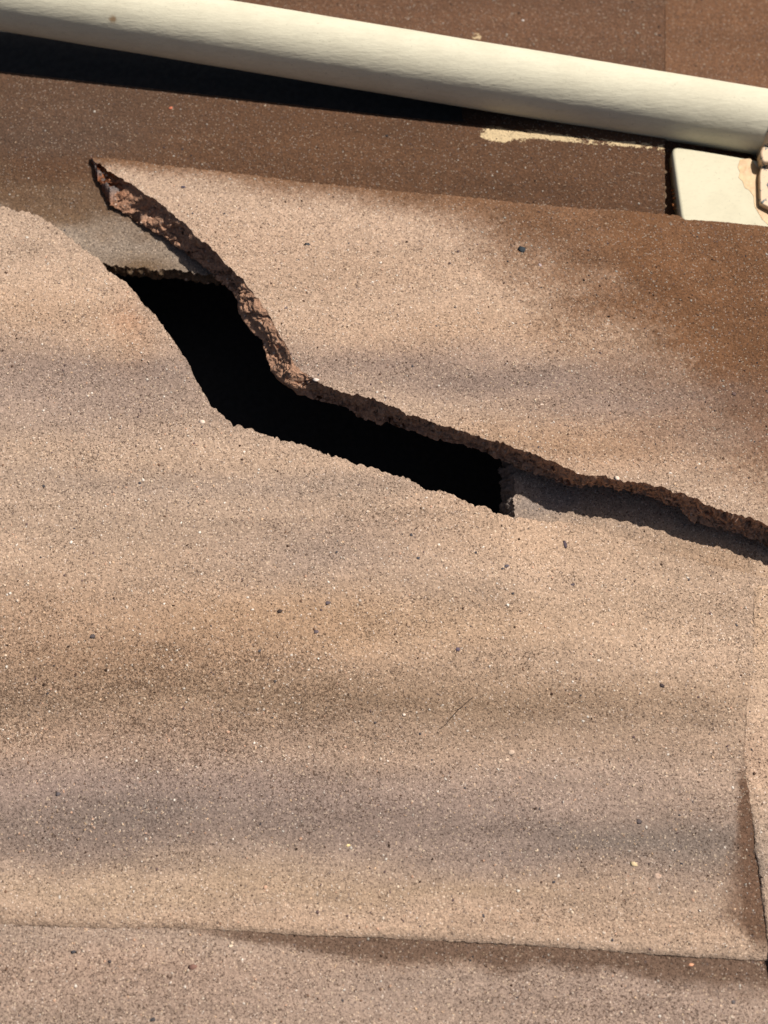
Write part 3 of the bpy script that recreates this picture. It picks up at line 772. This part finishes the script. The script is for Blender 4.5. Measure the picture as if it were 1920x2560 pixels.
# ------------------------------------------------------------------ cream mounting block with sealant
def rounded_prism(outline, ztop, thickmm, rad_mm, steps=5):
    """Closed outline in photo px (at height ztop), with a rounded top rim."""
    P = ground(np.array(outline)[:, 0], np.array(outline)[:, 1], ztop)
    c = P.mean(0); rings = []
    for k in range(steps + 1):
        a = k / steps * math.pi / 2
        inset = rad_mm / 1000 * (1 - math.sin(a)) if False else rad_mm / 1000 * (1 - math.cos(math.pi / 2 - a))
        d = P - c; L = np.linalg.norm(d[:, :2], axis=1, keepdims=True)
        Q = P - d / L * inset
        Q[:, 2] = P[:, 2] - rad_mm / 1000 * (1 - math.cos(a)) if False else P[:, 2] - rad_mm / 1000 * (1 - math.sin(math.pi / 2 - a))
        rings.append(Q)
    rings = rings[::1]
    base = P.copy(); base[:, 2] -= thickmm / 1000
    return rings, base


def round_poly(pts, r, n=6):
    pts = np.array(pts, float); out = []
    for i in range(len(pts)):
        a, b, c = pts[i - 1], pts[i], pts[(i + 1) % len(pts)]
        u = (a - b) / np.linalg.norm(a - b); v = (c - b) / np.linalg.norm(c - b)
        p0, p1 = b + u * r, b + v * r
        for k in range(n + 1):
            s = k / n
            out.append(p0 * (1 - s) ** 2 + b * 2 * s * (1 - s) + p1 * s ** 2)
    return out


def prism(name, outline, ztop, thick, bev, mat, parent=None, extra=None):
    ol = np.array(outline); P = ground(ol[:, 0], ol[:, 1], ztop)
    n = len(P)
    tg = np.roll(P, -1, 0) - np.roll(P, 1, 0)
    out = np.stack([tg[:, 1], -tg[:, 0], 0 * tg[:, 0]], 1); out /= np.linalg.norm(out, axis=1, keepdims=True)
    if ((P - P.mean(0)) * out).sum() < 0: out = -out
    rings = []
    st = 5
    for k in range(st + 1):
        a = k / st * math.pi / 2
        Q = P - out * bev / 1000 * (1 - math.sin(a)); Q[:, 2] -= bev / 1000 * (1 - math.cos(a)); rings.append(Q)
    Q = P.copy(); Q[:, 2] -= thick / 1000; rings.append(Q)
    V = np.concatenate(rings); q = []
    for r_ in range(len(rings) - 1):
        for i in range(n):
            j = (i + 1) % n
            q.append((r_ * n + i, r_ * n + j, (r_ + 1) * n + j, (r_ + 1) * n + i))
    V = np.concatenate([V, rings[0].mean(0)[None]])
    for i in range(n): q.append(((i + 1) % n, i, len(V) - 1))
    q.append(tuple(range((len(rings) - 1) * n, len(rings) * n)))
    o = add_mesh(name, V, q, mat, None, {'stain': np.zeros(len(V))}, parent=parent)
    for p in o.data.polygons:
        if len(p.vertices) != 4: p.use_smooth = False
    import bmesh
    bm = bmesh.new(); bm.from_mesh(o.data); bmesh.ops.recalc_face_normals(bm, faces=bm.faces); bm.to_mesh(o.data); bm.free()
    return o


ZB = 9.6
block = prism('mounting_block', round_poly([(1678, 362), (2080, 432), (2080, 590), (1706, 562)], 26), ZB, 10.0, 1.6, M_BLOCK)
tag(block, 'cream painted flat mounting block beneath the right end of the pipe', 'mounting block')
seal = prism('sealant', round_poly([(1850, 398), (1876, 396), (1895, 420), (1990, 470), (1990, 600), (1935, 575), (1905, 548), (1886, 515), (1884, 490), (1872, 474), (1862, 470), (1856, 452), (1846, 444), (1850, 430), (1844, 418)], 3, 3), ZB + 0.14, 0.3, 0.08, M_SEAL, block)
seal['label'] = 'tan smear of sealant beside the clamp'

# ------------------------------------------------------------------ pipe clamp at the right end of the pipe
org = A[np.argmin(np.abs(cx - 1960))]
ax = A[np.argmin(np.abs(cx - 2040))] - A[np.argmin(np.abs(cx - 1906))]
p0 = A[np.argmin(np.abs(cx - 1906))]
sect = [p0 + ax * s for s in (0.0, 0.0, 0.03, 0.06, 0.94, 1.0)]
V, q = tube(np.array([p0 + ax * s for s in np.linspace(0, 1, 20)]), RP + np.r_[0.0002, 0.0016, np.full(16, 0.0021), 0.0016, 0.0002], 48)
clamp = add_mesh('pipe_clamp', V, q, M_STRAP)
tag(clamp, 'chipped tan pipe clamp at the right edge, holding the pipe to the block', 'pipe clamp')
hexo = [(1899, 436), (1908, 394), (1940, 380), (1985, 400), (1985, 540), (1945, 530), (1901, 507)]
foot = prism('foot', round_poly(hexo, 8, 4), ZB + 3.2, 3.1, 0.7, M_STRAP, clamp)
bo = [(1952 + 20 * math.cos(a), 452 + 18 * math.sin(a)) for a in np.arange(6) * math.pi / 3 + 0.3]
prism('bolt_head', round_poly(bo, 2, 2), ZB + 7.0, 4.0, 0.5, M_BOLT, clamp)
lug = [(1914, 350), (1985, 362), (1985, 410), (1906, 405), (1900, 380)]
prism('lug', round_poly(lug, 8, 4), ZB + 7.0, 6.0, 1.2, M_STRAP, clamp)

# ------------------------------------------------------------------ leaf litter in the joint beside the block
r = np.random.default_rng(3)
vs, fs = [], []
for k in range(26):
    px = 1672 + 8 * r.random(); py = r.uniform(395, 530); px += (py - 395) * 0.10
    c = ground(px, py, r.uniform(1.5, 5.5)); s = r.uniform(0.0005, 0.0014)
    R3 = np.linalg.qr(r.normal(size=(3, 3)))[0]
    v = (ICO_V * np.array([1, 0.6, 0.3]) * s) @ R3 + c
    fs += (ICO_F + 12 * k).tolist(); vs.append(v)
lit = add_mesh('leaf_litter', np.concatenate(vs), fs, M_LEAF, smooth=False)
tag(lit, 'orange-brown crumbs of leaf litter in the joint beside the block', 'debris', kind='stuff')

# ------------------------------------------------------------------ thin dark fibre on the big piece
tw = np.array([(1183, 1743), (1172, 1751), (1162, 1760), (1145, 1775), (1136, 1785), (1128, 1794), (1116, 1809), (1107, 1817), (1096, 1823)], float)
tt = np.linspace(0, len(tw) - 1, 40); tx = np.interp(tt, np.arange(len(tw)), tw[:, 0]); ty = np.interp(tt, np.arange(len(tw)), tw[:, 1])
pth = ground(tx, ty, z_low(tx, ty) + 0.35 + 0.25 * np.sin(tt))
V, q = tube(pth, np.interp(tt, [0, 4, 8], [0.00012, 0.0002, 0.0001]), 6)
tag(add_mesh('twig', V, capped(V, q, 6), M_TWIG), 'thin dark curved fibre lying on the large broken piece', 'twig')

for o in bpy.data.objects:
    if '_org' in o: del o['_org']
print('tris', sum(len(m.loop_triangles) or sum(len(p.vertices) - 2 for p in m.polygons) for m in bpy.data.meshes))
